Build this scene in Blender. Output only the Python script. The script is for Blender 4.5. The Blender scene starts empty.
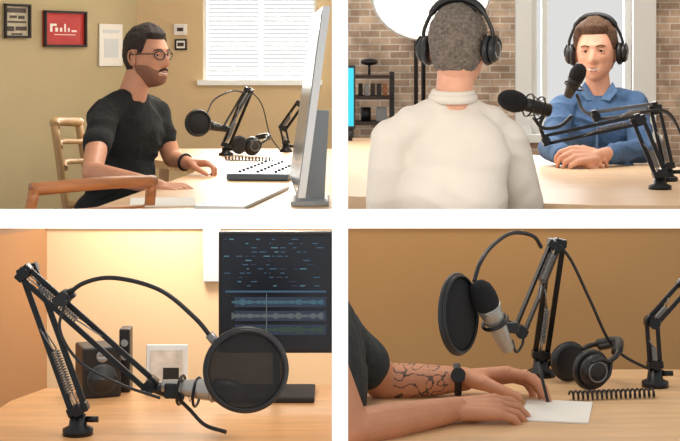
import bpy,bmesh,math,random
from mathutils import Vector,Matrix,Quaternion,noise
random.seed(4)
F=1600.0;HY=60.0;ZC=1.25
V=Vector
def at(px,py,d): return V(((px-340)*d/F,d,ZC-(py-HY)*d/F))
def sm(a,b,x):
    t=max(0,min(1,(x-a)/(b-a)));return t*t*(3-2*t)
def lin(c):
    r=[]
    for v in c:
        v/=255.0
        r.append(v/12.92 if v<=.04045 else ((v+.055)/1.055)**2.4)
    return (*r,1)
def mat(name,rgb,rough=.6,metal=0,ns=0,var=.15,bump=0,bs=None,emit=0,trans=0,alpha=1,sss=0,stretch=None):
    m=bpy.data.materials.new(name);m.use_nodes=True
    nt=m.node_tree;N=nt.nodes;L=nt.links;p=N['Principled BSDF']
    c=lin(rgb)
    p.inputs['Base Color'].default_value=c;p.inputs['Roughness'].default_value=rough;p.inputs['Metallic'].default_value=metal
    tc=N.new('ShaderNodeTexCoord');mp=N.new('ShaderNodeMapping');L.new(tc.outputs['Object'],mp.inputs[0])
    if stretch: mp.inputs['Scale'].default_value=stretch
    if ns:
        n=N.new('ShaderNodeTexNoise');n.inputs['Scale'].default_value=ns;n.inputs['Detail'].default_value=5
        L.new(mp.outputs[0],n.inputs['Vector'])
        r=N.new('ShaderNodeValToRGB');r.color_ramp.elements[0].position=.3;r.color_ramp.elements[1].position=.7
        r.color_ramp.elements[0].color=(*[v*(1-var) for v in c[:3]],1);r.color_ramp.elements[1].color=(*[min(1,v*(1+var)) for v in c[:3]],1)
        L.new(n.outputs['Fac'],r.inputs[0]);L.new(r.outputs[0],p.inputs['Base Color'])
    if bump:
        n=N.new('ShaderNodeTexNoise');n.inputs['Scale'].default_value=bs or 40;n.inputs['Detail'].default_value=4
        L.new(mp.outputs[0],n.inputs['Vector'])
        b=N.new('ShaderNodeBump');b.inputs['Strength'].default_value=bump;b.inputs['Distance'].default_value=.01
        L.new(n.outputs['Fac'],b.inputs['Height']);L.new(b.outputs[0],p.inputs['Normal'])
    if emit:
        p.inputs['Emission Color'].default_value=c;p.inputs['Emission Strength'].default_value=emit
    if alpha<1: p.inputs['Alpha'].default_value=alpha
    if trans: p.inputs['Transmission Weight'].default_value=trans
    if sss: p.inputs['Subsurface Weight'].default_value=sss;p.inputs['Subsurface Scale'].default_value=.02
    return m
def brickmat():
    m=bpy.data.materials.new('brick');m.use_nodes=True
    nt=m.node_tree;N=nt.nodes;L=nt.links;p=N['Principled BSDF']
    tc=N.new('ShaderNodeTexCoord');s=N.new('ShaderNodeSeparateXYZ');c=N.new('ShaderNodeCombineXYZ')
    L.new(tc.outputs['Object'],s.inputs[0]);L.new(s.outputs[0],c.inputs[0]);L.new(s.outputs[2],c.inputs[1])
    b=N.new('ShaderNodeTexBrick');L.new(c.outputs[0],b.inputs[0])
    b.inputs['Color1'].default_value=lin((218,194,168));b.inputs['Color2'].default_value=lin((176,150,128));b.inputs['Mortar'].default_value=lin((228,220,208))
    b.inputs['Scale'].default_value=1;b.inputs['Brick Width'].default_value=.12;b.inputs['Row Height'].default_value=.042;b.inputs['Mortar Size'].default_value=.005;b.inputs['Mortar Smooth'].default_value=.4
    n=N.new('ShaderNodeTexNoise');n.inputs['Scale'].default_value=7;n.inputs['Detail'].default_value=8;L.new(tc.outputs['Object'],n.inputs[0])
    r=N.new('ShaderNodeValToRGB');r.color_ramp.elements[0].position=.35;r.color_ramp.elements[0].color=(.58,.56,.54,1);r.color_ramp.elements[1].position=.6;r.color_ramp.elements[1].color=(1.12,1.12,1.12,1)
    L.new(n.outputs['Fac'],r.inputs[0])
    x=N.new('ShaderNodeMix');x.data_type='RGBA';x.blend_type='MULTIPLY';x.inputs[0].default_value=.9
    L.new(b.outputs['Color'],x.inputs[6]);L.new(r.outputs[0],x.inputs[7]);L.new(x.outputs[2],p.inputs['Base Color'])
    bu=N.new('ShaderNodeBump');bu.inputs['Distance'].default_value=.01;bu.inputs['Strength'].default_value=.6;bu.invert=True
    L.new(b.outputs['Fac'],bu.inputs['Height']);L.new(bu.outputs[0],p.inputs['Normal']);p.inputs['Roughness'].default_value=.9
    return m
def frame(z,hint=None):
    z=z.normalized();h=hint or (V((0,0,1)) if abs(z.z)<.9 else V((1,0,0)))
    x=h.cross(z)
    if x.length<1e-5:x=V((1,0,0)).cross(z)
    x.normalize();y=z.cross(x);return x,y,z
class B:
    def __init__(s,name):
        s.name=name;s.bm=bmesh.new();s.mats=[];s.M=Matrix()
    def mi(s,m):
        if m not in s.mats:s.mats.append(m)
        return s.mats.index(m)
    def add(s,vs,fs,m,smooth=True,flat=()):
        vv=[s.bm.verts.new(s.M@V(v)) for v in vs];i=s.mi(m)
        for k,f in enumerate(fs):
            try:
                fc=s.bm.faces.new([vv[j] for j in f]);fc.material_index=i;fc.smooth=smooth and (k not in flat)
            except ValueError: pass
    def box(s,c,size,m,R=None,bev=0):
        t=bmesh.new();bmesh.ops.create_cube(t,size=1)
        for v in t.verts:v.co=V((v.co.x*size[0],v.co.y*size[1],v.co.z*size[2]))
        if bev:bmesh.ops.bevel(t,geom=t.edges[:],offset=bev,segments=3,affect='EDGES',profile=.5)
        t.verts.index_update();R=R or Matrix()
        s.add([R.to_3x3()@v.co+V(c) for v in t.verts],[[v.index for v in f.verts] for f in t.faces],m,False);t.free()
    def bar(s,p,q,w,h,m,up=None,bev=0):
        p=V(p);q=V(q);x,y,z=frame(q-p,up)
        R=Matrix((x,y,z)).transposed()
        s.box((p+q)/2,(w,h,(q-p).length),m,R.to_4x4(),bev)
    def tube(s,pts,r,m,seg=10,closed=False,flatz=None):
        pts=[V(p) for p in pts];n=len(pts);rs=r if isinstance(r,(list,tuple)) else [r]*n
        vs=[];fs=[];X=None
        for i,p in enumerate(pts):
            if closed:t=pts[(i+1)%n]-pts[i-1]
            else:t=pts[min(n-1,i+1)]-pts[max(0,i-1)]
            t.normalize()
            if X is None:X,_,_=frame(t)
            else:
                X=X-t*X.dot(t)
                if X.length<1e-6:X,_,_=frame(t)
                X.normalize()
            Y=t.cross(X)
            for k in range(seg):
                a=2*math.pi*k/seg;vs.append(p+(X*math.cos(a)+Y*math.sin(a))*rs[i])
        for i in range(n if closed else n-1):
            j=(i+1)%n
            for k in range(seg):
                l=(k+1)%seg;fs.append([i*seg+k,i*seg+l,j*seg+l,j*seg+k])
        fl=[]
        if not closed:
            fl=[len(fs),len(fs)+1];fs.append(list(range(seg))[::-1]);fs.append([(n-1)*seg+k for k in range(seg)])
        s.add(vs,fs,m,True,fl)
    def cyl(s,p,q,r,m,r2=None,seg=20):s.tube([p,q],[r,r if r2 is None else r2],m,seg)
    def ell(s,c,rad,m,R=None,nu=20,nv=14):
        c=V(c);R=R.to_3x3() if R else Matrix.Identity(3);vs=[];fs=[]
        if not isinstance(rad,(list,tuple)):rad=(rad,)*3
        vs.append(c+R@V((0,0,rad[2])))
        for i in range(1,nv):
            th=math.pi*i/nv
            for k in range(nu):
                a=2*math.pi*k/nu;vs.append(c+R@V((rad[0]*math.sin(th)*math.cos(a),rad[1]*math.sin(th)*math.sin(a),rad[2]*math.cos(th))))
        vs.append(c+R@V((0,0,-rad[2])))
        for k in range(nu):fs.append([0,1+k,1+(k+1)%nu])
        for i in range(nv-2):
            for k in range(nu):
                l=(k+1)%nu;a=1+i*nu;fs.append([a+k,a+nu+k,a+nu+l,a+l])
        e=len(vs)-1;a=1+(nv-2)*nu
        for k in range(nu):fs.append([e,a+(k+1)%nu,a+k])
        s.add(vs,fs,m)
    def lathe(s,prof,p,d,m,seg=28):
        x,y,z=frame(V(d));p=V(p);s.tube([p+z*h for r,h in prof],[r for r,h in prof],m,seg)
    def plate(s,pts,th,m):
        pts=[V(p) for p in pts];th=V(th);n=len(pts)
        s.add(pts+[p+th for p in pts],[list(range(n)),list(range(n,2*n))[::-1]]+[[i,n+i,n+(i+1)%n,(i+1)%n] for i in range(n)],m,False)
    def ring(s,c,nrm,R,r,m,seg=10,n=48,sx=1,sy=1):
        x,y,z=frame(V(nrm));c=V(c)
        s.tube([c+x*R*sx*math.cos(2*math.pi*i/n)+y*R*sy*math.sin(2*math.pi*i/n) for i in range(n)],r,m,seg,True)
    def done(s,parent=None):
        bmesh.ops.recalc_face_normals(s.bm,faces=s.bm.faces[:])
        me=bpy.data.meshes.new(s.name);s.bm.to_mesh(me);s.bm.free()
        for m in s.mats:me.materials.append(m)
        o=bpy.data.objects.new(s.name,me);bpy.context.collection.objects.link(o)
        if parent:o.parent=parent
        return o
def empty(name):
    o=bpy.data.objects.new(name,None);bpy.context.collection.objects.link(o);o.empty_display_size=.1;return o
def crv(pts,n=8):
    P=[V(p) for p in pts];P=[P[0]*2-P[1]]+P+[P[-1]*2-P[-2]];o=[]
    for i in range(1,len(P)-2):
        a,b,c,d=P[i-1:i+3]
        for k in range(n):
            t=k/n;o.append(.5*((2*b)+(c-a)*t+(2*a-5*b+4*c-d)*t*t+(-a+3*b-3*c+d)*t**3))
    o.append(P[-2]);return o
def organic(name,parts,vox,it,mats,fn=None,disp=0,dsc=9,cut=None,parent=None):
    b=B(name+'_t');dm=mats[0]
    for p in parts:
        if p[0]=='c':
            _,a,ra,c,rc=p;a=V(a);c=V(c);b.ell(a,ra,dm);b.ell(c,rc,dm);b.cyl(a,c,ra,dm,rc,20)
        else: b.ell(p[1],p[2],dm,p[3] if len(p)>3 else None,28,20)
    o=b.done()
    r=o.modifiers.new('r','REMESH');r.mode='VOXEL';r.voxel_size=vox
    s=o.modifiers.new('s','SMOOTH');s.factor=.5;s.iterations=it
    dg=bpy.context.evaluated_depsgraph_get();dg.update()
    me=bpy.data.meshes.new_from_object(o.evaluated_get(dg));bpy.data.objects.remove(o,do_unlink=True)
    me.name=name;me.materials.clear()
    for m in mats:me.materials.append(m)
    bm=bmesh.new();bm.from_mesh(me)
    if disp:
        bm.normal_update()
        for v in bm.verts:
            q=V((v.co.x*dsc,v.co.y*dsc,v.co.z*dsc*1.5));w=noise.noise(q+V((noise.noise(q*.6)*2,0,0)))
            v.co+=v.normal*disp*(1-2.2*abs(w))
    if cut: bmesh.ops.bisect_plane(bm,geom=bm.verts[:]+bm.edges[:]+bm.faces[:],plane_co=cut[0],plane_no=cut[1],clear_outer=True)
    for f in bm.faces:
        f.smooth=True;f.material_index=fn(f.calc_center_median()) if fn else 0
    bm.to_mesh(me);bm.free()
    o=bpy.data.objects.new(name,me);bpy.context.collection.objects.link(o)
    if parent:o.parent=parent
    return o
def handparts(w,d,pn,th,curl=(.35,.6,.5),sc=1.0,spread=.06,thumbc=.3):
    """w wrist, d finger direction, pn palm-facing dir, th thumb-side dir"""
    d=V(d).normalized();pn=V(pn);pn=(pn-d*pn.dot(d)).normalized();s=d.cross(pn)
    if s.dot(V(th))<0:s=-s
    w=V(w);P=[]
    L=[.078,.086,.080,.063];off=[.031,.0105,-.0105,-.031]
    for i in range(4):
        k=w+d*(.088-.004*abs(i-1))*sc+s*off[i]*sc
        P.append(('c',w+s*off[i]*.55*sc+d*.01,.015*sc,k,.0112*sc))
        dd=(d+s*spread*(1.2-i)).normalized();a=0;p=k
        for j,(fr,c) in enumerate(zip((.45,.31,.24),curl)):
            a+=c*(1+.12*(i-1));di=dd*math.cos(a)+pn*math.sin(a);q=p+di*L[i]*fr*sc
            P.append(('c',p,(.0093-.001*j)*sc,q,(.0083-.001*j)*sc));p=q
    b=w+d*.02*sc+s*.022*sc+pn*.006;q=b+(d*.6+s*.75+pn*.35).normalized()*.045*sc
    r=q+(d*.9+s*(.45-thumbc)+pn*(.2+thumbc)).normalized()*.034*sc;t=r+(d*1+s*(.1-thumbc)+pn*(.2+thumbc)).normalized()*.028*sc
    P+=[('c',b,.017*sc,q,.013*sc),('c',q,.0125*sc,r,.0105*sc),('c',r,.0105*sc,t,.0085*sc)]
    return P
def hm(loc,f,tilt=0,sc=1):
    f=V(f).normalized();up=V((0,0,1));l=up.cross(f).normalized();u=f.cross(l)
    M=Matrix((f,l,u)).transposed().to_4x4()
    return Matrix.Translation(loc)@M@Matrix.Rotation(tilt,4,'X')@Matrix.Scale(sc,4)
def headpt(n,off=0,face=True):
    x,y,z=n.x*.097,n.y*.077,n.z*.12
    t=max(0,-n.z)
    y*=1-.27*t**1.6
    if n.x<0:x*=1-.3*t
    x+=.034*sm(.2,.9,t)*sm(-.1,.6,n.x)
    if n.z>0: y*=1+.04*math.sin(n.z*3.1);x-=.004*n.z
    if face:
        f=sm(.1,.55,n.x)
        h=.027*sm(.034,-.022,z)*sm(-.043,-.028,z)
        w=.009+.007*sm(0,-.03,z)
        x+=f*math.exp(-(y/w)**2)*h
        x+=f*.005*math.exp(-((z-.034)/.009)**2)*sm(.06,.03,abs(y))
        for sg in(-1,1):
            x-=f*.009*math.exp(-((y-sg*.031)/.015)**2-((z-.012)/.012)**2)
            x+=f*.004*math.exp(-((y-sg*.042)/.014)**2-((z+.018)/.014)**2)
        x+=f*.005*math.exp(-(y/.026)**2)*(math.exp(-((z+.053)/.006)**2)+math.exp(-((z+.068)/.006)**2)-.8*math.exp(-((z+.0605)/.003)**2))
        x+=f*.006*math.exp(-(y/.02)**2-((z+.1)/.014)**2)
    p=V((x,y,z))
    if off:p+=V((n.x,n.y,n.z))*off
    return p
def shell(b,fn,m,nu=72,nv=56):
    vs=[];fs=[]
    for i in range(nv+1):
        th=math.pi*i/nv
        for k in range(nu):
            a=2*math.pi*k/nu;vs.append(fn(V((math.sin(th)*math.cos(a),math.sin(th)*math.sin(a),math.cos(th)))))
    for i in range(nv):
        for k in range(nu):
            l=(k+1)%nu;fs.append([i*nu+k,(i+1)*nu+k,(i+1)*nu+l,i*nu+l])
    b.add(vs,fs,m)
def head(par,M,skin,hairm,eyem,lipm,hh=.014,glasses=None,stache=False,smile=0,seed=0,browm=None,frontline=.075,beard=None,grin=None):
    b=B('head');b.M=M;shell(b,lambda n:headpt(n),skin)
    for sg in(-1,1):
        b.ell((-.004,sg*.077,-.006),(.017,.006,.031),skin,Matrix.Rotation(sg*.25,4,'Z')@Matrix.Rotation(-.15,4,'Y'))
        b.tube(crv([(-.006,sg*.08,-.034),(-.02,sg*.085,-.008),(-.014,sg*.088,.02),(.006,sg*.086,.022),(.012,sg*.08,.006)],5),.0035,skin,6)
        b.ell((.0730,sg*.031,.011),(.0112,.0125,.0100),M_white_eye)
        b.ell((.0820,sg*.031,.0112),(.003,.0060,.0060),eyem)
        b.tube(crv([(.081,sg*.017,.0150),(.0875,sg*.031,.0188),(.078,sg*.047,.0140)],5),.0044,skin,6)
        b.tube(crv([(.081,sg*.018,.005),(.085,sg*.031,.0030),(.078,sg*.046,.005)],5),.0032,skin,6)
        b.tube(crv([(.094,sg*.014,.029),(.093,sg*.030,.034),(.080,sg*.050,.029)],5),[.0028]*10+[.0015],browm or hairm,6)
    lx=.0985
    if grin:
        b.tube(crv([(lx-.015,-.025,-.056),(lx-.001,-.012,-.061),(lx+.001,0,-.0625),(lx-.001,.012,-.061),(lx-.015,.025,-.056)],5),[.001]+[.0034]*19+[.001],grin,8)
        b.tube(crv([(lx-.014,-.024,-.0555),(lx+.001,-.011,-.0575),(lx+.003,0,-.0585),(lx+.001,.011,-.0575),(lx-.014,.024,-.0555)],5),[.001]+[.0022]*19+[.001],lipm,8)
        b.tube(crv([(lx-.014,-.022,-.0595),(lx-.0,-.011,-.067),(lx+.001,0,-.0685),(lx-.0,.011,-.067),(lx-.014,.022,-.0595)],5),[.001]+[.0028]*19+[.001],lipm,8)
    else:b.tube(crv([(lx-.014,-.024,-.059+smile),(lx-.002,-.010,-.0605),(lx,0,-.061),(lx-.002,.010,-.0605),(lx-.014,.024,-.059+smile)],5),[.0015]+[.0035]*19+[.0015],lipm,8)
    if stache:
        b.tube(crv([(lx-.013,-.027,-.054),(lx+.0,-.012,-.047),(lx+.003,0,-.045),(lx+.0,.012,-.047),(lx-.013,.027,-.054)],5),[.002]+[.0048]*19+[.002],hairm,8)
    b.done(par)
    if beard:
        q=B('beard');q.M=M
        def bf(n):
            p=headpt(n);az=n.x/max(.001,math.hypot(n.x,n.y))
            line=-.028-.020*sm(.55,.95,az)
            k=sm(line+.004,line-.008,p.z)*sm(-.12,.1,az)
            if abs(p.y)<.026 and p.z>-.072 and az>.6:k=0
            return p+n*(-.004+k*(.0062+noise.noise(p*200)*.001))
        shell(q,bf,beard,96,72);q.done(par)
    h=B('hair');h.M=M
    def hf(n):
        p=headpt(n,0,False);line=frontline
        az=n.x/max(.001,math.hypot(n.x,n.y)) if math.hypot(n.x,n.y)>1e-4 else 0
        if az>.35: zl=.012+(line-.012)*sm(.35,.62,az)
        else: zl=.012-.085*sm(.30,-.35,az)
        k=sm(zl-.006,zl+.012,p.z)
        if abs(az)<.2 and p.z<.03 and p.z>-.03: k*=.3
        nn=noise.noise(V((p.x*40+seed,p.y*70,p.z*40)))*.004+noise.noise(V((p.x*160+seed,p.y*220,p.z*120)))*.0026
        top=sm(.0,.09,p.z)
        return p+V((n.x,n.y,n.z))*(-.008+k*(.008+.004+hh*top*.8+nn+.004*top*sm(.2,.6,az)))
    shell(h,hf,hairm,120,90);h.done(par)
    if glasses:
        g=B('glasses');g.M=M
        for sg in(-1,1):
            g.tube([( .103-.012*(abs(sg*.031+.023*math.cos(a))/.05)**2,sg*.031+.023*math.cos(a),.010+.017*math.sin(a)) for a in [2*math.pi*i/24 for i in range(24)]],.0022,glasses,6,True)
            g.tube([(.092,sg*.054,.016),(.04,sg*.079,.014),(-.01,sg*.084,.008)],.0022,glasses,6)
        g.tube([(.104,-.009,.014),(.107,0,.016),(.104,.009,.014)],.002,glasses,6);g.done(par)
def headphones(b,M,m,acc,w=.083,top=.135,cs=1):
    o=b.M;b.M=M
    b.tube(crv([(0,-w-.012,-.0),(0,-w-.018,.05),(0,-w*.72,top-.02),(0,0,top),(0,w*.72,top-.02),(0,w+.018,.05),(0,w+.012,0)],7),[.006]*12+[.011]*19+[.006]*12,m,10)
    b.tube(crv([(.004,-w*.7,top-.032),(.004,0,top-.012),(.004,w*.7,top-.032)],7),.008,m,8)
    for sg in(-1,1):
        c=V((0,sg*w,-.008));s=V((0,sg,0))
        b.tube([c-s*.006,c+s*.002,c+s*.014],[.036*cs,.046*cs,.042*cs],m,28)
        b.tube([c+s*.014,c+s*.026,c+s*.034,c+s*.036],[.038*cs,.036*cs,.028*cs,.012*cs],m,28)
        b.ring(c+s*.035,s,.022*cs,.0022,acc,6,28)
        b.tube(crv([c+V((0,sg*.03,.04)),c+V((.02,sg*.036,.02)),c+V((.026,sg*.034,-.004))],4),.004,m,6)
        b.tube(crv([c+V((0,sg*.03,.04)),c+V((-.02,sg*.036,.02)),c+V((-.026,sg*.034,-.004))],4),.004,m,6)
    b.M=o
def helix(b,p,q,R,r,turns,m,seg=5,per=8):
    p=V(p);q=V(q);x,y,z=frame(q-p);n=int(turns*per)
    b.tube([p+(q-p)*(i/n)+(x*math.cos(2*math.pi*i/per)+y*math.sin(2*math.pi*i/per))*R for i in range(n+1)],r,m,seg)
def seg_arm(b,p,q,m,ms,gap=.013,w=.007,k=1.0):
    p=V(p);q=V(q);ax=V((0,1,0));o=(q-p).cross(ax).normalized()*gap*k
    for sg in(-1,1):
        b.bar(p+o*sg,q+o*sg,w*k,w*k*1.5,m,None,.001)
    d=q-p
    for sg in(-1,1):
        y=ax*.014*k*sg
        helix(b,p+d*.12+y+o*.2,p+d*.42+y+o*.2,.0055*k,.0014*k,16,ms)
        b.tube([p+y,p+d*.12+y+o*.2],.0015*k,ms,6);b.tube([p+d*.42+y+o*.2,p+d*.6+y+o],.0015*k,ms,6)
    for e in(p,q):
        b.cyl(e-ax*.02*k,e+ax*.02*k,.011*k,m)
        b.bar(e-o*1.5,e+o*1.5,.03*k,.018*k,m,None,.003)
    b.cyl(q-ax*.034*k,q-ax*.02*k,.013*k,m,.010*k)
def clamp(b,p,m,k=1.0,zt=None):
    p=V(p);zt=p.z-.05 if zt is None else zt
    b.cyl((p.x,p.y,zt),(p.x,p.y,p.z),.009*k,m);b.lathe([(.03*k,0),(.03*k,.012),(.018*k,.018),(.015*k,.04)],(p.x,p.y,zt),(0,0,1),m)
    b.cyl((p.x+.015*k,p.y,zt+.03),(p.x+.04*k,p.y,zt+.03),.006*k,m)
def mic(b,p,d,m,grille,k=1.0,L=.16,R=.024):
    d=V(d).normalized();p=V(p)
    b.lathe([(R*.55,-L),(R*.6,-L*.98),(R*.8,-L*.5),(R*.92,-.03),(R*1.0,-.006),(R*1.02,0)],p,d,m)
    b.ring(p+d*.002,d,R*1.03,.003,m,8,28)
    b.lathe([(R*.99,.0),(R*1.12,.012),(R*1.15,.03),(R*1.0,.048),(R*.65,.06),(R*.2,.065)],p,d,grille)
def popf(name,c,nrm,R,rim,mesh,k=1):
    b=B(name);n=V(nrm).normalized();c=V(c)
    b.ring(c,n,R,.0055*k,rim,10,56);b.ring(c+n*.006*k,n,R*.97,.004*k,rim,8,56)
    x,y,z=frame(n);N=48
    for s,cv in((.003,.012),(-.003,-.004)):
        vs=[c+n*(s+cv*k)];fs=[]
        for rr in(.35,.7,1):
            vs+=[c+n*(s+cv*k*(1-rr*rr))+x*R*rr*math.cos(2*math.pi*i/N)+y*R*rr*math.sin(2*math.pi*i/N) for i in range(N)]
        fs=[[0,1+i,1+(i+1)%N] for i in range(N)]
        for q in(0,1):fs+=[[1+q*N+i,1+q*N+(i+1)%N,1+(q+1)*N+(i+1)%N,1+(q+1)*N+i][::-1] for i in range(N)]
        b.add(vs,fs,mesh)
    return b
# ---------- materials
M_white_eye=mat('eye_white',(215,208,200),.3)
black=mat('black_plastic',(22,22,24),.38);blackm=mat('black_metal',(26,27,30),.32,.4)
foam=mat('black_foam',(24,24,27),.95,0,0,0,.8,300)
steel=mat('steel',(130,130,130),.3,.9);silver=mat('silver_metal',(170,168,162),.32,.6)
white=mat('white_glow_paint',(253,253,253),.7,0,3,.005,emit=.42)  # paint given its own glow to keep partition and cap bright white
trimw=mat('trim_white',(236,240,238),.5)
wood=mat('table_wood',(216,176,132),.42,0,5,.14,.08,30,stretch=(1,9,1))
woodp=mat('pale_wood',(222,190,154),.45,0,5,.10,.05,30,stretch=(1,8,1))
woodo=mat('desk_wood',(224,168,114),.35,0,5,.14,.05,30,stretch=(1,9,1))
chairw=mat('chair_wood',(170,108,62),.45,0,8,.25,stretch=(1,1,6))
dkw=mat('dark_wood',(58,44,36),.6,0,8,.2)
skin1=mat('skin_tan',(206,146,114),.5,0,30,.06,sss=.08);skin3=mat('skin_fair',(216,160,132),.5,0,30,.06,sss=.08)
skin4=mat('skin_arm',(194,134,100),.5,0,25,.08,.1,120)
tee=mat('black_tee',(22,26,27),.95,0,20,.1,.4,60);teeg=mat('grey_tee',(44,50,52),.95,0,20,.12,.4,60)
cream=mat('cream_shirt',(214,206,196),.85,0,14,.03,.15,30)
denim=mat('denim_shirt',(66,96,134),.85,0,60,.15,.25,50);jeans=mat('jeans',(42,52,72),.9,0,30,.15)
hair1=mat('hair_dark',(46,34,28),.7,0,90,.4,.8,200);hair2=mat('hair_grey',(118,106,96),.75,0,110,.5,1,220);hair3=mat('hair_brown',(92,64,44),.7,0,90,.4,.8,200)
stub=mat('stubble',(142,98,76),.8,0,200,.3)
eyed=mat('iris',(40,28,20),.2);lip=mat('lips',(170,98,86),.5);teeth=mat('teeth',(236,228,216),.3)
ink=mat('tattoo_skin',(92,70,60),.6,0,60,.4)
olive=mat('wall_olive',(180,164,126),.85,0,2,.04);tan=mat('wall_tan',(208,182,140),.85,0,2,.03)
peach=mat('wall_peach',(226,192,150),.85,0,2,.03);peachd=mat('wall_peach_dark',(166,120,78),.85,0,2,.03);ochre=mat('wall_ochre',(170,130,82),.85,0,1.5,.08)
brick=brickmat();floorm=mat('floor_wood',(120,92,66),.6,0,4,.15,stretch=(6,1,1));grey=mat('grey_plastic',(150,154,156),.4);lgrey=mat('light_grey',(196,200,202),.35)
ceilm=mat('ceiling_white',(235,232,224),.8)
paper=mat('paper',(230,226,218),.8,0,8,.02);red=mat('poster_red',(176,34,26),.6,0,15,.1);dk=mat('ink_dark',(40,36,34),.8);cyan=mat('screen_cyan',(30,170,200),.4,emit=.6)
scr=mat('screen_dark',(14,22,34),.25)
popm=mat('pop_mesh',(50,48,48),.85,0,0,0,.8,500,alpha=.84);popm2=mat('pop_mesh_dense',(26,27,30),.9,0,0,0,.8,500)
lamp=mat('lamp_white',(255,252,245),.5,emit=.7)
blind=mat('blind_slat_glow',(245,245,240),.6,emit=.12)  # slats glow faintly in place of daylight passing through them
# ---------- shell
HW=.012
def wall(name,p,q,z0,z1,th,m,side):
    b=B(name);p=V((*p,z0));q=V((*q,z0));n=(q-p).cross(V((0,0,1))).normalized()*th*side
    b.plate([p,q,q+V((0,0,z1-z0)),p+V((0,0,z1-z0))],n,m);return b.done()
ZL=-.235;ZU=.04;TOP=2.6;WL=4.1
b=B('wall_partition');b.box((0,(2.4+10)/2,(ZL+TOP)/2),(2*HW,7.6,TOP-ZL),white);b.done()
zt=ZC-152/F*WL;zb=ZC-168/F*WL
for nm,x0,x1,m in(('wall_back_ochre',HW,1.2,ochre),('wall_back_peach',-1.2,-HW,peach)):
    b=B(nm);b.box(((x0+x1)/2,WL+.04,(ZL+zb)/2),(x1-x0,.08,zb-ZL),m)
    b.done()
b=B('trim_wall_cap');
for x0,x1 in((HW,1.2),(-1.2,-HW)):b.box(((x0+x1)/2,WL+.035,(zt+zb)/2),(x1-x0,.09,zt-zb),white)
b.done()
b=B('floor');b.box((0,3.2,ZL-.03),(3.4,2,.06),floorm);b.box((0,7.2,ZU-.03),(5.6,5.98,.06),floorm);b.done()
b=B('ceiling');b.box((0,7.3,TOP+.03),(5.6,5.4,.06),ceilm);b.done()
b=B('wall_right');b.box((2.45,7.4,(ZU+TOP)/2),(.08,5.2,TOP-ZU),brick);b.done()
# upper left room
CX=(137-340)*9/F
def lw(px):
    k=(340-px)/F;t=(k*9+CX)/(1.26+1.8*k);return V((CX-1.26*t,9-1.8*t,0)),t
wall('wall_left',(CX,9),(CX-1.26*1.3,9-1.8*1.3),ZU,TOP,.08,olive,1)
def holewall(name,y,x0,x1,hx0,hx1,hz0,hz1,m,th=.12):
    b=B(name)
    for a,c,e,f in((x0,hx0,ZU,TOP),(hx1,x1,ZU,TOP),(hx0,hx1,ZU,hz0),(hx0,hx1,hz1,TOP)):
        b.box(((a+c)/2,y+th/2,(e+f)/2),(c-a,th,f-e),m)
    return b.done()
def X(px,d):return (px-340)*d/F
def Z(py,d):return ZC-(py-HY)*d/F
wx0,wx1,wz0,wz1=X(203,9),X(317,9),Z(81,9),Z(-60,9)
holewall('wall_back_tan',9,CX,-HW,wx0,wx1,wz0,wz1,tan)
b=B('window_1')
for p,s in((((wx0+wx1)/2,9.02,wz0-.008),(wx1-wx0+.06,.1,.03)),((wx0+.01,9.05,(wz0+wz1)/2),(.02,.06,wz1-wz0)),((wx1-.01,9.05,(wz0+wz1)/2),(.02,.06,wz1-wz0)),(((wx0+wx1)/2,9.08,(wz0+wz1)/2),(.02,.03,wz1-wz0))):b.box(p,s,trimw)
zz=wz0+.02
while zz<wz1:
    b.box(((wx0+wx1)/2,9.03,zz),(wx1-wx0-.03,.022,.0015),blind,Matrix.Rotation(.5,4,'X'));zz+=.0235
for xx in(.25,.75):b.cyl((wx0+(wx1-wx0)*xx,9.018,wz0),(wx0+(wx1-wx0)*xx,9.018,wz1),.0015,trimw)
b.done()
def framed(name,x0,x1,y0,y1,bm,inner,art):
    a,_=lw(x0);c,_=lw(x1);u=(c-a).normalized();n=V((u.y,-u.x,0))
    if n.y>0:n=-n
    d=(a.y+c.y)/2;za,zb_=Z(y1,d),Z(y0,d);b=B(name);W=(c-a).length;o=a+n*.004
    def rect(u0,u1,v0,v1,t0,t1,m):
        P=[o+u*u_+V((0,0,v_))+n*t0 for u_,v_ in((u0,v0),(u1,v0),(u1,v1),(u0,v1))];b.plate(P,n*(t1-t0),m)
    H=zb_-za;o=o+V((0,0,za));f=.012
    rect(0,W,0,H,0,.008,inner)
    if bm:
        for r in((0,W,0,f),(0,W,H-f,H),(0,f,0,H),(W-f,W,0,H)):rect(*r,.008,.022,bm)
    for(r,m) in art:rect(W*r[0],W*r[1],H*r[2],H*r[3],.008,.0095,m)
    return b.done()
framed('framed_poster',2,28,4,38,dk,mat('poster_paper',(176,166,140),.7,0,40,.2),[((.14,.86,.74,.88),dkw),((.22,.5,.58,.66),dkw),((.55,.8,.56,.66),dkw),((.15,.85,.44,.5),dkw),((.12,.4,.2,.34),dkw),((.45,.88,.22,.34),dkw),((.3,.7,.09,.14),dkw)])
framed('red_framed_print',42,84,11,47,dk,red,[((.15,.20,.42,.64),paper),((.20,.30,.58,.64),paper),((.27,.33,.42,.53),paper),((.38,.43,.42,.53),paper),((.48,.52,.42,.64),paper),((.57,.61,.42,.53),paper),((.66,.78,.42,.47),paper),((.25,.75,.33,.35),paper)])
framed('wall_print',98,121,24,66,None,paper,[((.15,.85,.78,.86),lgrey),((.2,.8,.2,.65),lgrey)])
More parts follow.
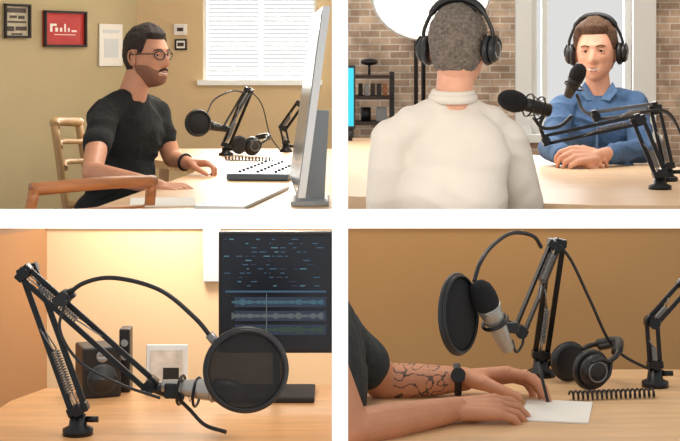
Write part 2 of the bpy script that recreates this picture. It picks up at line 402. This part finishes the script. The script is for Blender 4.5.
for nm,x0,x1,y0,y1 in(('small_print',174,187,24,35),('small_sign',175,187,39,50)):
    b=B(nm);b.box(((X(x0,9)+X(x1,9))/2,8.992,(Z(y0,9)+Z(y1,9))/2),(X(x1,9)-X(x0,9),.016,Z(y0,9)-Z(y1,9)),dk if nm=='small_sign' else paper,None,.002)
    b.box(((X(x0,9)+X(x1,9))/2,8.982,(Z(y0,9)+Z(y1,9))/2),(X(x1,9)-X(x0,9)-.02,.006,(Z(y0,9)-Z(y1,9))-.02),paper);
    b.box(((X(x0,9)+X(x1,9))/2,8.978,(Z(y0,9)+Z(y1,9))/2),(.035,.003,.02),dkw);b.done()
# table 1
h1=.46;T1=ZC-h1
b=B('office_table');pl=[(-.82,4.45),(-.60,6.5),(-.60,6.9),(-.98,7.6),(-.98,8.3),(-HW-.002,8.3),(-HW-.002,4.45)]
b.plate([V((x,y,T1-.035)) for x,y in pl],(0,0,.035),wood)
for x,y in((-.76,4.55),(-.06,4.55),(-.06,8.2),(-.9,8.2)):b.bar((x,y,ZU),(x,y,T1-.035),.05,.05,wood)
b.done()
# man 1
def man1():
    P=empty('seated_man');D=6.4
    f=V((.8,-.6,0));s=V((.6,.8,0));R=Matrix((s,-f,V((0,0,1)))).transposed().to_4x4()
    c=at(126,134,D);ab=at(120,178,D);hp=at(112,218,D)
    rs=at(103,115,6.25);ls=at(155,112,6.55);nk=at(129,98,D);nk2=at(140,72,D)
    re=at(92,172,5.9);le=at(172,158,6.5);rw=at(160,187,5.72);lw_=at(188,163,6.42)
    T=[('e',c,(.175,.115,.16),R),('e',ab,(.155,.125,.18),R),('e',hp,(.17,.14,.13),R),('e',at(128,118,D),(.14,.09,.09),R),
       ('c',rs,.056,nk,.046),('c',ls,.056,nk,.046),('c',rs,.058,rs.lerp(re,.55),.052),('c',ls,.058,ls.lerp(le,.55),.050)]
    organic('t_shirt',T,.009,6,[tee],disp=.007,parent=P)
    knee=[hp+f*.42-s*.12,hp+f*.42+s*.12]
    L=[('e',hp,(.165,.14,.12),R)]
    for i,sg in((0,-1),(1,1)):
        k=knee[i];k.z=.5;L+=[('c',hp+s*.09*sg+V((0,0,-.02)),.08,k,.06),('c',k,.058,V((k.x,k.y,ZU+.09)),.042)]
    organic('jeans',L,.014,4,[jeans],parent=P)
    for i in(0,1):
        k=knee[i];q=B('shoe_%d'%i);q.ell((k.x+f.x*.06,k.y+f.y*.06,ZU+.04),(.13,.05,.04),dk,Matrix.Rotation(math.atan2(f.y,f.x),4,'Z'));q.done(P)
    A=[('c',nk2,.054,nk-V((0,0,.03)),.060),
       ('c',rs.lerp(re,.4),.046,re,.038),('c',re,.039,rw.lerp(re,.3),.032),('c',rw.lerp(re,.3),.032,rw,.026),
       ('c',ls.lerp(le,.4),.045,le,.038),('c',le,.038,lw_,.026)]
    A+=handparts(rw,(.9,-.35,-.06),(0,.3,-1),(.3,1,.2),(.5,.8,.5),1.0)
    A+=handparts(lw_,(1,-.25,-.0),(0,-.2,-1),(-.2,-1,0),(.6,.9,.6),1.0)
    organic('arms_and_neck',A,.0045,2,[skin1],parent=P)
    w=B('wristwatch');dd=(lw_-le).normalized();w.ring(lw_-dd*.02,dd,.031,.006,black,8,24);w.done(P)
    head(P,hm(at(146,57,D),(.84,-.54,-.04),0,1.0),skin1,hair1,eyed,lip,.014,glasses=black,stache=True,smile=.004,frontline=.072,beard=stub,grin=teeth)
man1()
def chair(name,c,ang,zf,H=.82,w=.5,m=chairw,seat=None,arms=True):
    b=B(name);R=Matrix.Translation((c[0],c[1],zf))@Matrix.Rotation(ang,4,'Z');b.M=R
    b.box((0,0,.44),(w*.9,w,.03),seat or m,None,.012)
    for sx,sy in((1,1),(1,-1)):b.tube([(sx*.2,sy*.22,.44),(sx*.23,sy*.235,0)],[.02,.013],m,12)
    for sy in(1,-1):
        b.tube(crv([(-.25,sy*.235,0),(-.2,sy*.23,.42),(-.24,sy*.235,.62),(-.29,sy*.22,H-.03)],6),.017,m,12)
        if arms:
            b.tube(crv([(-.23,sy*.24,.62),(0,sy*.27,.66),(.18,sy*.25,.65)],6),.015,m,10)
            b.tube([(.17,sy*.25,.65),(.19,sy*.22,.44)],.013,m,10)
    for i in range(3):
        z=H-.03-i*.085
        b.tube(crv([(-.285+i*.02,-.23,z),(-.335+i*.02,0,z+.01),(-.285+i*.02,.23,z)],8),.02 if i==0 else .012,m,10)
    b.done()
chair('wooden_armchair',(-.86,6.72),math.atan2(-.05,.9),ZU,H=.97,m=mat('chair_light',(178,140,92),.5,0,8,.2))
chair('dining_chair',(-.95,5.05),math.atan2(.25,-.9)-.5,ZU,H=.86,arms=False)
# stuff on table1
b=B('microphone_stand');p0=at(226,156,7.7);p0.z=T1+.05;p1=at(249,90,7.6)
clamp(b,p0,blackm,1.2,T1);seg_arm(b,p0,p1,blackm,steel,k=1.2);
seg_arm(b,p1+V((0,-.06,0)),at(226,128,7.25),blackm,steel,k=1.0)
mic(b,at(212,126,7.25),(-1,0,.25),black,black,L=.07,R=.02)
b.tube(crv([at(246,93,7.5),at(232,91,7.4),at(214,100,7.3),at(206,116,7.2)],6),.004,black,6)
b.tube(crv([at(250,90,7.55),at(262,105,7.6),at(270,135,7.7),at(280,150,7.75)],8),.003,black,6);b.done()
popf('pop_filter',at(198,123,7.1),(.35,-.93,.05),.056,black,popm2).done()
b=B('headphones');M=Matrix.Translation(V((X(247,7.7),7.7,T1+.052)))@Matrix.Rotation(.5,4,'Z')@Matrix.Rotation(1.2,4,'Y')
headphones(b,M,black,steel,w=.07,top=.12);b.done()
b=B('coiled_cable');helix(b,V((X(225,7.3),7.3,T1+.012)),V((X(272,7.2),7.2,T1+.012)),.010,.003,14,black);b.done()
b=B('spring_stand');q0=V((X(286,8.0),8.0,T1+.05));clamp(b,q0,blackm,1.1,T1);seg_arm(b,q0,at(283,128,8),blackm,steel,k=1.);seg_arm(b,at(283,128,8),at(300,104,7.9),blackm,steel,k=1.2);b.done()
b=B('notebook_papers')
for i,(x,y,a) in enumerate(((-.57,5.15,.12),)):b.box((x,y,T1+.003+.004*i),(.21,.3,.004),paper,Matrix.Rotation(a,4,'Z'))
b.done()
b=B('audio_mixer');R=Matrix.Rotation(-.12,4,'Z');c=V((-.27,6.45,T1+.015));b.box(c,(.24,.75,.025),mat('mixer_grey',(84,100,112),.35),R,.006)
for i in range(3):
    for j in range(8):b.cyl(c+R.to_3x3()@V((-.08+.07*i,-.3+.085*j,.012)),c+R.to_3x3()@V((-.08+.07*i,-.3+.085*j,.02)),.006,dk,seg=10)
b.done()
b=B('drawing_tablet');R=Matrix.Rotation(-.14,4,'Z');c=V((-.315,5.3,T1+.007));b.box(c,(.16,.8,.012),lgrey,R,.004);b.box(c+V((0,0,.0065)),(.13,.7,.002),mat('tablet_glass',(150,160,166),.15),R);b.done()
b=B('computer_monitor')
pts=[V((-.095,5.6,T1+.62)),V((-.050,4.75,T1+.62)),V((-.125,4.75,T1+.05)),V((-.175,5.6,T1+.05))]
b.plate(pts,(.022,.004,0),lgrey)
b.plate([p+V((-.003,0,0))+(sum(pts,V())/4-p)*.04 for p in pts],(.002,0,0),mat('monitor_glass',(160,170,176),.15))
b.box((-.095,5.15,T1+.008),(.12,.25,.016),grey,None,.004);b.bar((-.09,5.15,T1+.01),(-.075,5.15,T1+.3),.03,.08,grey);b.done()
# ---------- upper right
BW=9.6
gx0,gx1,gz0,gz1=X(530,BW),X(634,BW),Z(136,BW),Z(-60,BW)
holewall('wall_back_brick',BW,HW,2.41,gx0,gx1,gz0,gz1,brick,.2)
b=B('window_2')
def bx(x0,x1,y0,y1,yy,th,m):b.box(((X(x0,BW)+X(x1,BW))/2,yy,(Z(y0,BW)+Z(y1,BW))/2),(X(x1,BW)-X(x0,BW),th,Z(y0,BW)-Z(y1,BW)),m,None,.002)
bx(515,531,-58,138,BW-.02,.04,trimw);bx(632,655,-58,138,BW-.02,.04,trimw);bx(510,660,134,142,BW-.04,.08,trimw)
bx(531,538,-58,136,BW+.08,.06,trimw);bx(626,633,-58,136,BW+.08,.06,trimw);bx(543,549,-58,136,BW+.08,.05,trimw);bx(538,626,108,112,BW+.08,.05,trimw);bx(538,626,126,136,BW+.08,.06,trimw)
b.done()
b=B('umbrella_softbox');c=at(432,-6,7.8);nn=V((.15,-.9,-.35)).normalized();x,y,z=frame(nn)
R=Matrix((x,y,z)).transposed().to_4x4();b.ell(c,(.29,.24,.05),lamp,R,32,12);b.ring(c-z*.01,nn,.29,.011,grey,8,40,1,.83)
for i in range(8):
    t=i*math.pi/4+.2;e=x*.285*math.cos(t)+y*.236*math.sin(t);b.tube([c+z*.055,c+z*.048+e*.5,c+e],.004,lgrey,6)
b.cyl(c-z*.03,c-z*.2,.05,black,.03);b.tube([c-z*.12,V((c.x,8.6,c.z-.1)),V((c.x,8.6,ZU+.4))],.012,black)
for a in(0,2.1,4.2):b.tube([V((c.x,8.6,ZU+.5)),V((c.x+.25*math.cos(a),8.6+.25*math.sin(a),ZU))],.01,black)
b.done()
b=B('storage_shelf')
sx0,sx1=X(352,9),X(393,9)
for zz in(Z(77,9),Z(98,9),Z(124,9),.4):b.box(((sx0+sx1)/2,9.2,zz),(sx1-sx0,.3,.02),dkw)
for xx in(sx0,sx1):
    for yy in(9.06,9.34):b.bar((xx,yy,ZU),(xx,yy,Z(72,9)),.02,.02,black)
for i in range(5):b.box((sx0+.05+.035*i,9.15,Z(98,9)+.045),(.025,.1,.07),(dk,grey,dkw,black,chairw)[i],None,.002)
b.cyl((sx0+.08,9.15,Z(124,9)+.01),(sx0+.08,9.15,Z(124,9)+.09),.03,black);b.box((sx0+.17,9.15,Z(124,9)+.05),(.06,.08,.08),grey,None,.004)
b.tube([(sx0+.1,9.15,Z(77,9)+.01),(sx0+.1,9.15,Z(64,9))],.008,black);b.ell((sx0+.1,9.15,Z(62,9)),(.05,.03,.02),black);b.done()
b=B('wall_pipe');b.cyl((X(416,9.5),9.5,ZU),(X(416,9.5),9.5,2.5),.012,dk);b.done()
b=B('desktop_display');b.box((X(350,8.0)+.002,8.0,Z(97,8)),(.05,.03,.32),black,None,.003);b.box((X(350,8.0),7.982,Z(97,8)),(.036,.004,.29),cyan);b.cyl((X(350,8),8.0,Z(97,8)-.16),(X(350,8),8.0,ZC-.404),.012,black);b.done()
h2=.404;T2=ZC-h2
b=B('conference_table');pl=[(HW+.002,4.75),(HW+.002,8.3),(.35,8.3),(1.02,6.2),(1.7,5.75),(1.7,4.45),(.72,4.45)]
b.plate([V((x,y,T2-.04)) for x,y in pl],(0,0,.04),woodp)
for x,y in((.08,4.9),(.1,8.15),(1.6,5.6),(1.6,4.6)):b.bar((x,y,ZU),(x,y,T2-.04),.06,.06,woodp)
b.done()
def man2():
    P=empty('seated_man_from_behind');D=4.35
    def a(px,py,dd=0):return at(px,py,D+dd)
    f=V((.3,.95,0)).normalized();s=V((-f.y,f.x,0));R=Matrix((s,f,V((0,0,1)))).transposed().to_4x4()
    ls=a(391,140,-.03);rs=a(507,138,.03);nk=a(453,102);nk2=a(456,70)
    le=a(384,216,.0);re=a(525,206,.08)
    T=[('e',a(447,160),(.172,.10,.15),R),('e',a(447,200),(.165,.12,.18),R),('e',a(447,250),(.17,.13,.12),R),
       ('c',ls,.052,nk,.038),('c',rs,.052,nk,.038),('c',ls.lerp(nk,.35),.055,rs.lerp(nk,.35),.055),('c',ls,.054,le,.05),('c',rs,.054,re,.05),('e',a(450,138),(.13,.075,.09),R),
       ('c',le,.05,le+V((.05,.12,0)),.04),('c',re,.05,re+V((.02,.12,0)),.04)]
    organic('shirt',T,.007,14,[cream],disp=.005,dsc=6,parent=P)
    q=B('collar');cc=nk+V((0,.0,.014))
    q.tube([cc+V((math.cos(t)*.056,math.sin(t)*.060,-.002+.006*math.sin(t))) for t in [2*math.pi*i/28 for i in range(28)]],.012,cream,10,True)
    q.tube([cc+V((math.cos(t)*.052,math.sin(t)*.056,.012+.006*math.sin(t))) for t in [2*math.pi*i/28 for i in range(28)]],.009,cream,10,True);q.done(P)
    A=[('c',nk2,.050,nk-V((0,0,.02)),.052)]
    for e,sg in((le,1),(re,-1)):
        w=e+V((.05*sg,.14,.02));A+=[('c',e+V((0,.05,0)),.032,w,.027)]+handparts(w,(.1*sg,1,-.1),(0,0,-1),(sg,0,0))
    organic('neck_and_hands',A,.005,3,[skin3],parent=P)
    hp=a(447,262);hp.z=.6
    L=[('e',hp,(.17,.14,.1),R)]
    for sg in(-1,1):
        kk=hp+f*.1+s*.12*sg;kk.z=.52;kn=hp+f*.45+s*.13*sg;kn.z=.52;L+=[('c',kk,.085,kn,.06),('c',kn,.058,V((kn.x,kn.y,ZU+.09)),.042),('c',V((kn.x,kn.y,ZU+.05)),.045,V((kn.x,kn.y+.15,ZU+.045)),.04)]
    organic('trousers',L,.015,4,[jeans],parent=P)
    M=hm(a(458,48),(.42,.9,-.05),0,.93)
    head(P,M,skin3,hair2,eyed,lip,.012,seed=3)
    q=B('worn_headphones');headphones(q,M@Matrix.Translation((.0,0,.002))@Matrix.Rotation(-.1,4,'Y'),black,grey,w=.088,top=.142,cs=1.0);q.done(P)
man2()
def stool(name,x,y,zs,zf):
    b=B(name);b.lathe([(.15,0),(.19,.01),(.19,.04),(.16,.05)],(x,y,zs-.05),(0,0,1),dkw)
    for a in(.8,2.4,3.9,5.5):b.tube([(x+.12*math.cos(a),y+.12*math.sin(a),zs-.05),(x+.15*math.cos(a),y+.15*math.sin(a),zf)],.014,black)
    b.ring((x,y,zf+.18),(0,0,1),.14,.008,black,8,32);b.done()
stool('stool',X(447,4.35),4.4,.44,ZU)
def man3():
    P=empty('seated_man_in_denim');D=6.45
    f=V((-.2,-.98,0)).normalized();s=V((-f.y,f.x,0));R=Matrix((s,f,V((0,0,1)))).transposed().to_4x4()
    a=lambda px,py,dd=0:at(px,py,D+dd)
    rs=a(563,107,.0);ls=a(634,105,.0);nk=a(599,94);nk2=a(597,74)
    re=a(551,148,-.22);le=a(643,150,-.20);rw=at(566,157,6.0);lw_=at(597,156,5.98)
    T=[('e',a(599,130),(.155,.105,.15),R),('e',a(600,165),(.14,.11,.17),R),('e',a(601,200),(.15,.13,.11),R),('e',a(599,112),(.13,.08,.065),R),
       ('c',rs,.050,nk,.038),('c',ls,.050,nk,.038),('c',rs,.053,re,.043),('c',ls,.053,le,.043),
       ('c',re,.044,re.lerp(rw,.8),.033),('c',le,.044,le.lerp(lw_,.75),.033)]
    organic('denim_shirt',T,.006,4,[denim],disp=.008,dsc=10,parent=P)
    q=B('collar')
    dc=mat('denim_collar',(84,114,152),.85,0,60,.15)
    for sg in(-1,1):
        o=nk+f*.055+V((0,0,.03));q.plate([o+s*.01*sg+V((0,0,-.05)),o+s*.055*sg-f*.03+V((0,0,.02)),o+s*.075*sg-f*.01+V((0,0,-.015)),o+s*.045*sg+f*.012+V((0,0,-.055))],f*.006,dc)
    q.bar(a(597,108,-.112),a(597,150,-.132),.022,.006,dc)
    for i in range(4):q.ell(a(597,112+11*i,-.122),(.005,.003,.005),lgrey,None,10,8)
    q.done(P)
    A=[('c',nk2,.048,nk-V((0,0,.03)),.054),('c',re.lerp(rw,.6),.031,rw,.026),('c',le.lerp(lw_,.6),.031,lw_,.026)]
    A+=handparts(rw,(.85,-.3,-.02),(.2,.5,-.5),(0,.3,1),(.5,.9,.5),1.15)
    A+=handparts(lw_,(-.85,-.3,.04),(-.1,.5,-.6),(0,.3,1),(.6,.9,.5),1.15)
    organic('hands_and_neck',A,.004,2,[skin3],parent=P)
    hp=a(601,215);hp.z=.6;L=[('e',hp,(.165,.14,.1),R)]
    for sg in(-1,1):
        kn=hp+f*.42+s*.13*sg;kn.z=.52;L+=[('c',hp+s*.09*sg+V((0,0,-.05)),.085,kn,.06),('c',kn,.058,V((kn.x,kn.y,ZU+.09)),.042),('c',V((kn.x,kn.y,ZU+.05)),.045,V((kn.x,kn.y-.15,ZU+.045)),.04)]
    organic('trousers',L,.015,4,[jeans],parent=P)
    M=hm(a(596,53),(-.28,-.95,-.05),.03,1.0)
    head(P,M,skin3,hair3,eyed,lip,.03,seed=7,frontline=.078,grin=teeth)
    q=B('worn_headphones');headphones(q,M@Matrix.Translation((-.005,0,.003)),black,grey,w=.088,top=.15);q.done(P)
man3()
stool('stool',X(601,6.45),6.5,.44,ZU)
# mics in room 2
b=B('foam_microphone');p=at(513,101,5.0);d=(at(555,112,5.05)-p).normalized()
x,y,z=frame(d);R=Matrix((x,y,z)).transposed().to_4x4();b.ell(p,(.035,.035,.052),foam,R,24,16)
b.cyl(p+d*.03,p+d*.13,.021,black);b.ring(p+d*.055,d,.036,.003,blackm,6,28);b.ring(p+d*.095,d,.036,.003,blackm,6,28)
for i in range(4):
    t=i*1.57;o=(x*math.cos(t)+y*math.sin(t))*.036;b.tube([p+d*.055+o,p+d*.095+o*.6,p+d*.11+o],.0018,blackm,5)
e1=at(572,116,5.1);b.tube(crv([p+d*.075-V((0,0,.036)),at(543,128,5.05),at(560,126,5.08),e1],6),.006,black)
b.done()
b=B('microphone_stand');bs=V((X(660,5.0),5.0,T2+.05))
clamp(b,bs,blackm,1.2,T2);seg_arm(b,bs,at(638,120,5.0),blackm,steel,k=1.2);seg_arm(b,at(638,120,5.0),at(545,140,5.1),blackm,steel,k=1.0)
b.tube(crv([at(545,140,5.1),at(540,125,5.08),at(545,114,5.05)],5),.006,black);b.done()
b=B('microphone_stand');bs=V((X(668,5.35),5.35,T2+.05));clamp(b,bs,blackm,1.1,T2)
seg_arm(b,bs,at(655,108,5.4),blackm,steel,k=1.1);seg_arm(b,at(655,108,5.4),at(595,116,5.75),blackm,steel,k=1.1)
b.tube(crv([at(595,116,5.75),at(583,110,5.8),at(577,95,5.85)],5),.006,black)
mic(b,at(575,80,5.85),(.35,-.3,.9),black,foam,L=.07,R=.026);b.ring(at(574,86,5.85),(.35,-.3,.9),.036,.003,blackm,6,28)
b.tube(crv([at(655,108,5.38),at(672,118,5.3),at(690,150,5.2)],6),.004,black)
b.tube(crv([at(640,112,5.0),at(668,112,5.0),at(684,140,5.0)],6),.004,black);b.done()
# ---------- lower left
h3=.735;T3=ZC-h3
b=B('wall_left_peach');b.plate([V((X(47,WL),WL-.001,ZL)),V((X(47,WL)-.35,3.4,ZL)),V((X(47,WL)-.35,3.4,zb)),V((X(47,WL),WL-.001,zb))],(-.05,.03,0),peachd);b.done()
b=B('desk');
R0=[(-.70,2.95),(-.735,3.25),(-.71,3.45),(-.66,3.58),(-HW-.001,3.62),(-HW-.001,2.95)]
b.plate([V((x,y,T3-.035)) for x,y in R0],(0,0,.035),woodo)
for x,y in((-.64,3.05),(-.62,3.5),(-.06,3.05),(-.06,3.55)):b.bar((x,y,ZL),(x,y,T3-.035),.045,.045,woodo)
b.done()
b=B('desk_monitor');mx0,mx1=X(219,3.5),-HW-.003;mz1,mz0=Z(231,3.5),Z(352,3.5);mc=(mx0+mx1)/2
b.box((mc,3.5,(mz0+mz1)/2),(mx1-mx0,.03,mz1-mz0),black,None,.004)
b.box((mc,3.483,(mz0+mz1)/2),(mx1-mx0-.014,.003,mz1-mz0-.016),scr)
cols=[mat('ui_%d'%i,c,.5,emit=.25) for i,c in enumerate(((70,120,140),(50,84,110),(110,122,124),(52,84,60),(34,50,72)))]
for r in range(12):
    z0=mz1-.016-r*.0092;xx=mx0+.012+(.03 if r%4 else 0)+(.02 if r%5==2 else 0)
    for k in range(12):
        w=random.uniform(.004,.016)
        if xx+w>mx1-.012:break
        if random.random()<.5:b.box((xx+w/2,3.481,z0),(w,.002,.002),cols[random.choice((0,1,1,4))])
        xx+=w+.005
# audio editing timeline with waveform bars
for r in range(3):
    z0=mz0+.112-r*.03
    b.box((mc+.01,3.4815,z0),(mx1-mx0-.05,.001,.022),cols[4])
    xx=mx0+.03
    while xx<mx1-.02:
        h=.004+.015*abs(noise.noise(V((xx*40,r*3.1,0)))+.25*math.sin(xx*260))
        b.box((xx,3.4805,z0),(.0013,.001,min(h,.02)),cols[(0,2,3)[r]]);xx+=.0025
b.box((mc,3.481,mz0+.135),(mx1-mx0-.03,.002,.004),cols[1]);b.box((mc-.02,3.480,mz0+.08),(.0012,.002,.1),cols[2])
b.bar((mc,3.53,T3+.01),(mc,3.53,mz0+.08),.05,.015,black);b.box((mc,3.50,T3+.006),(.17,.15,.012),dk,None,.004);b.done()
b=B('wall_board');b.box((X(211,4.05),4.085,Z(240,4.05)-.03),(.045,.02,.16),lgrey,None,.003);b.done()
b=B('desk_speaker');c=V((X(98,3.52),3.52,T3+.055));Rz=Matrix.Rotation(.35,4,'Z');b.box(c,(.085,.09,.11),black,Rz,.005)
fd=Rz.to_3x3()@V((0,-1,0))
b.lathe([(.034,0),(.034,.004),(.028,.005),(.012,-.002)],c+fd*.045+V((0,0,-.014)),fd,mat('cone_grey',(62,64,66),.5));b.lathe([(.013,0),(.013,.004),(.006,.002)],c+fd*.045+V((0,0,.036)),fd,grey);b.done()
b=B('speaker_tower');c=V((X(126,3.56),3.56,T3+.07));b.box(c,(.024,.05,.14),black,None,.003);b.cyl(c+V((0,-.026,.04)),c+V((0,-.028,.04)),.008,grey);b.cyl(c+V((0,-.026,.01)),c+V((0,-.028,.01)),.008,grey);b.done()
b=B('picture_frame');c=V((X(167,3.54),3.54,T3+.055));Rx=Matrix.Rotation(-.12,4,'X');b.box(c,(.092,.012,.1),trimw,Rx,.003)
b.box(c+V((0,-.008,0)),(.07,.003,.078),mat('photo_print',(222,214,202),.6,0,30,.25),Rx);b.box(c+V((.01,-.011,-.014)),(.035,.002,.03),dk,Rx);b.bar(c+V((0,.005,.02)),c+V((0,.05,-.05)),.02,.004,trimw);b.done()
b=B('microphone_stand')
bp=V((X(78,3.14),3.14,T3+.05));el=at(28,270,3.2);en=at(150,385,3.15)
clamp(b,bp,blackm,1,T3);seg_arm(b,bp,el,blackm,steel,gap=.014,w=.008);seg_arm(b,el+V((0,-.04,0)),en,blackm,steel,gap=.012,w=.007)
g0=at(64,298,3.14);b.cyl(g0-V((0,.02,0)),g0+V((0,.03,0)),.014,black);b.bar(g0+V((-.02,0,-.01)),g0+V((.02,0,.012)),.02,.02,black,None,.003)
b.tube(crv([g0,at(84,283,3.12),at(115,278,3.1),at(160,290,3.08),at(195,318,3.06),at(213,340,3.06)],10),.0045,black,10)
b.cyl(at(209,334,3.06),at(219,346,3.06),.009,steel)
b.tube(crv([at(66,300,3.1),at(60,330,3.1),at(80,362,3.1),at(120,384,3.1),at(160,398,3.08)],10),.003,black,8)
b.cyl(at(150,385,3.15),at(168,392,3.15),.012,black);b.box(at(175,390,3.14),(.04,.03,.03),blackm,None,.004)
b.tube(crv([at(176,396,3.12),at(190,410,3.14),at(205,425,3.12),at(226,432,3.1)],6),.004,black,8)
b.ring(at(197,392,3.14),(1,-.2,-.1),.028,.003,blackm,6,28);b.ring(at(181,390,3.14),(1,-.2,-.1),.028,.003,blackm,6,28)
mic(b,at(212,390,3.13),(1,-.15,-.05),silver,steel,L=.10,R=.021)
b.tube([at(197,378,3.13),at(190,402,3.13),at(182,378,3.13),at(176,402,3.13)],.002,black,5)
b.done()
popf('pop_filter',at(246,370,3.02),(.12,-1,.05),.076,black,popm).done()
# ---------- lower right
T4=T3
b=B('desk');b.plate([V((x,y,T4-.035)) for x,y in((HW+.001,2.95),(HW+.001,3.80),(.85,3.80),(.85,2.95))],(0,0,.035),wood)
for x,y in((.07,3.02),(.07,3.72),(.78,3.72),(.78,3.02)):b.bar((x,y,ZL),(x,y,T4-.035),.045,.045,wood)
b.done()
def man4():
    P=empty('writing_man');cut=(V((HW+.0015,0,0)),V((-1,0,0)))
    sh=at(336,338,3.42);el=at(384,382,3.50);w=at(464,379,3.50)
    el2=at(350,430,3.08);w2=at(456,409,3.24)
    sh2=at(322,360,3.1)
    organic('t_shirt',[('e',at(318,380,3.3),(.10,.2,.20)),('c',sh,.064,sh.lerp(el,.58),.054),('c',at(312,345,3.3),.09,sh,.06)],.005,6,[teeg],disp=.004,dsc=14,cut=cut,parent=P)
    A=[('c',sh.lerp(el,.4),.047,el,.041),('c',el,.041,el.lerp(w,.4),.038),('c',el.lerp(w,.4),.038,w,.026)]
    A+=handparts(w,(1,-.22,.14),(0,-.35,-1),(.1,-1,.1),(.30,.55,.45),1.22)
    A2=[('c',sh2,.045,el2,.040),('c',el2,.040,el2.lerp(w2,.4),.038),('c',el2.lerp(w2,.4),.037,w2,.025)]
    A2+=handparts(w2,(1,.15,.02),(0,.3,-1),(.1,1,.2),(.25,.5,.4),1.05,.08)
    def fn(c):
        t=(c-el).dot((w-el).normalized())
        return 1 if .02<t<.14 and abs(noise.noise(c*55))<.09 else 0
    organic('right_arm',A,.0026,2,[skin4,ink],fn,cut=cut,parent=P)
    organic('left_arm',A2,.0026,2,[skin4],cut=cut,parent=P)
    q=B('wristwatch');dd=(w-el).normalized();x,y,z=frame(dd);q.ring(w-dd*.012,dd,.031,.005,black,8,28);q.ring(w-dd*.018,dd,.031,.005,black,8,28)
    q.cyl(w-dd*.015+V((0,-.026,.012)),w-dd*.015+V((0,-.038,.017)),.016,black);q.done(P)
man4()
b=B('microphone_stand');bp=V((X(541,3.72),3.72,T4+.05));el=at(557,243,3.6);en=at(520,330,3.35)
clamp(b,bp,blackm,1.1,T4);seg_arm(b,bp,el,blackm,steel,gap=.014,w=.008);seg_arm(b,el+V((-.012,-.05,0)),en,blackm,steel,gap=.011,w=.007)
b.tube(crv([at(541,247,3.5),at(533,236,3.45),at(512,233,3.4),at(492,246,3.32),at(480,263,3.26),at(474,282,3.24)],8),.0045,black,8)
b.tube(crv([at(558,243,3.58),at(572,262,3.58),at(590,300,3.6),at(612,345,3.62),at(640,365,3.62),at(665,372,3.6)],9),.0035,black,8)
b.cyl(en,at(508,326,3.3),.012,black);b.box(at(510,327,3.3),(.035,.03,.022),black,None,.004)
b.tube(crv([at(512,340,3.3),at(516,352,3.3),at(522,345,3.33),at(524,334,3.35)],5),.003,black,6)
dm=(at(486,302,3.22)-at(508,350,3.26)).normalized();mic(b,at(489,308,3.22),dm,silver,foam,L=.105,R=.023)
b.ring(at(495,322,3.23),dm,.026,.004,black,8,28);b.done()
popf('pop_filter',at(458,314,3.18),(.86,-.5,.08),.077,black,popm2).done()
b=B('headphones');M=Matrix.Translation(V((X(584,3.58),3.60,T4+.052)))@Matrix.Rotation(.35,4,'Z')@Matrix.Rotation(1.1,4,'Y')
headphones(b,M,black,steel,w=.048,top=.10,cs=1.0)
b.done()
b=B('coiled_cable');helix(b,V((X(570,3.45),3.45,T4+.012)),V((X(655,3.48),3.48,T4+.012)),.009,.0025,18,black);b.done()
b=B('spring_stand');q=V((X(655,3.6),3.6,T4+.05));clamp(b,q,blackm,1,T4);seg_arm(b,q,at(652,322,3.6),blackm,steel,k=.9);seg_arm(b,at(652,322,3.6),at(684,286,3.6),blackm,steel,k=.9);b.done()
b=B('writing_paper');b.box((X(556,3.35),3.34,T4+.002),(.14,.20,.003),paper,Matrix.Rotation(-.2,4,'Z'));b.done()
b=B('pen');b.cyl(at(548,402,3.36),at(538,362,3.40),.0035,black);b.done()
# ---------- lights
def area(name,loc,tgt,size,power,col=(1,1,1),sy=None):
    l=bpy.data.lights.new(name,'AREA');l.energy=power;l.color=col;l.size=size
    if sy:l.shape='RECTANGLE';l.size_y=sy
    o=bpy.data.objects.new(name,l);o.location=loc;o.rotation_euler=(V(tgt)-V(loc)).to_track_quat('-Z','Y').to_euler();bpy.context.collection.objects.link(o)
area('window_daylight_1',((wx0+wx1)/2,9.5,1.9),((wx0+wx1)/2-.2,7,1.0),.9,90,(1,.96,.90),.9)
area('room_fill_1',(-.2,6.9,2.3),(-.8,6.5,.9),.6,26,(1,.91,.78))  # added fill from above, no fixture behind it
area('window_daylight_2',((gx0+gx1)/2,10.4,1.9),((gx0+gx1)/2-.1,7,1.0),1.0,100,(.95,.98,1),1.2)
area('softbox_light',(.5,7.6,2.0),(.9,6.2,1.0),.6,18,(1,.98,.95))
area('room_fill_2',(.9,6.2,2.5),(.7,8.8,.9),1.2,42,(1,.98,.94))  # added fill aimed at the brick wall to brighten it
area('wall_glow_fill_3',(-.42,3.85,1.05),(-.42,4.1,.62),.15,4.2,(1,.93,.82))  # added spot that makes the wall's bright middle; no lamp stands here
area('added_key_3',(-.12,3.2,1.5),(-.42,3.3,.5),.3,3.2,(1,.88,.72))  # added key light over the desk, not a lamp of the room
area('added_fill_4',(.40,3.6,1.4),(.38,4.1,.7),.3,3.0,(1,.88,.7))  # added warm fill for the ochre wall, not a lamp of the room
w=bpy.data.worlds.new('world');bpy.context.scene.world=w;w.use_nodes=True
w.node_tree.nodes['Background'].inputs[0].default_value=(1,.995,.985,1);w.node_tree.nodes['Background'].inputs[1].default_value=.74
cd=bpy.data.cameras.new('camera');cd.lens=F/680*36;cd.sensor_width=36;cd.shift_y=-(220.5-HY)/680;cd.clip_end=60
co=bpy.data.objects.new('camera',cd);co.location=(0,0,ZC);co.rotation_euler=(math.pi/2,0,0);bpy.context.collection.objects.link(co)
bpy.context.scene.camera=co
bpy.context.scene.view_settings.view_transform='Standard'
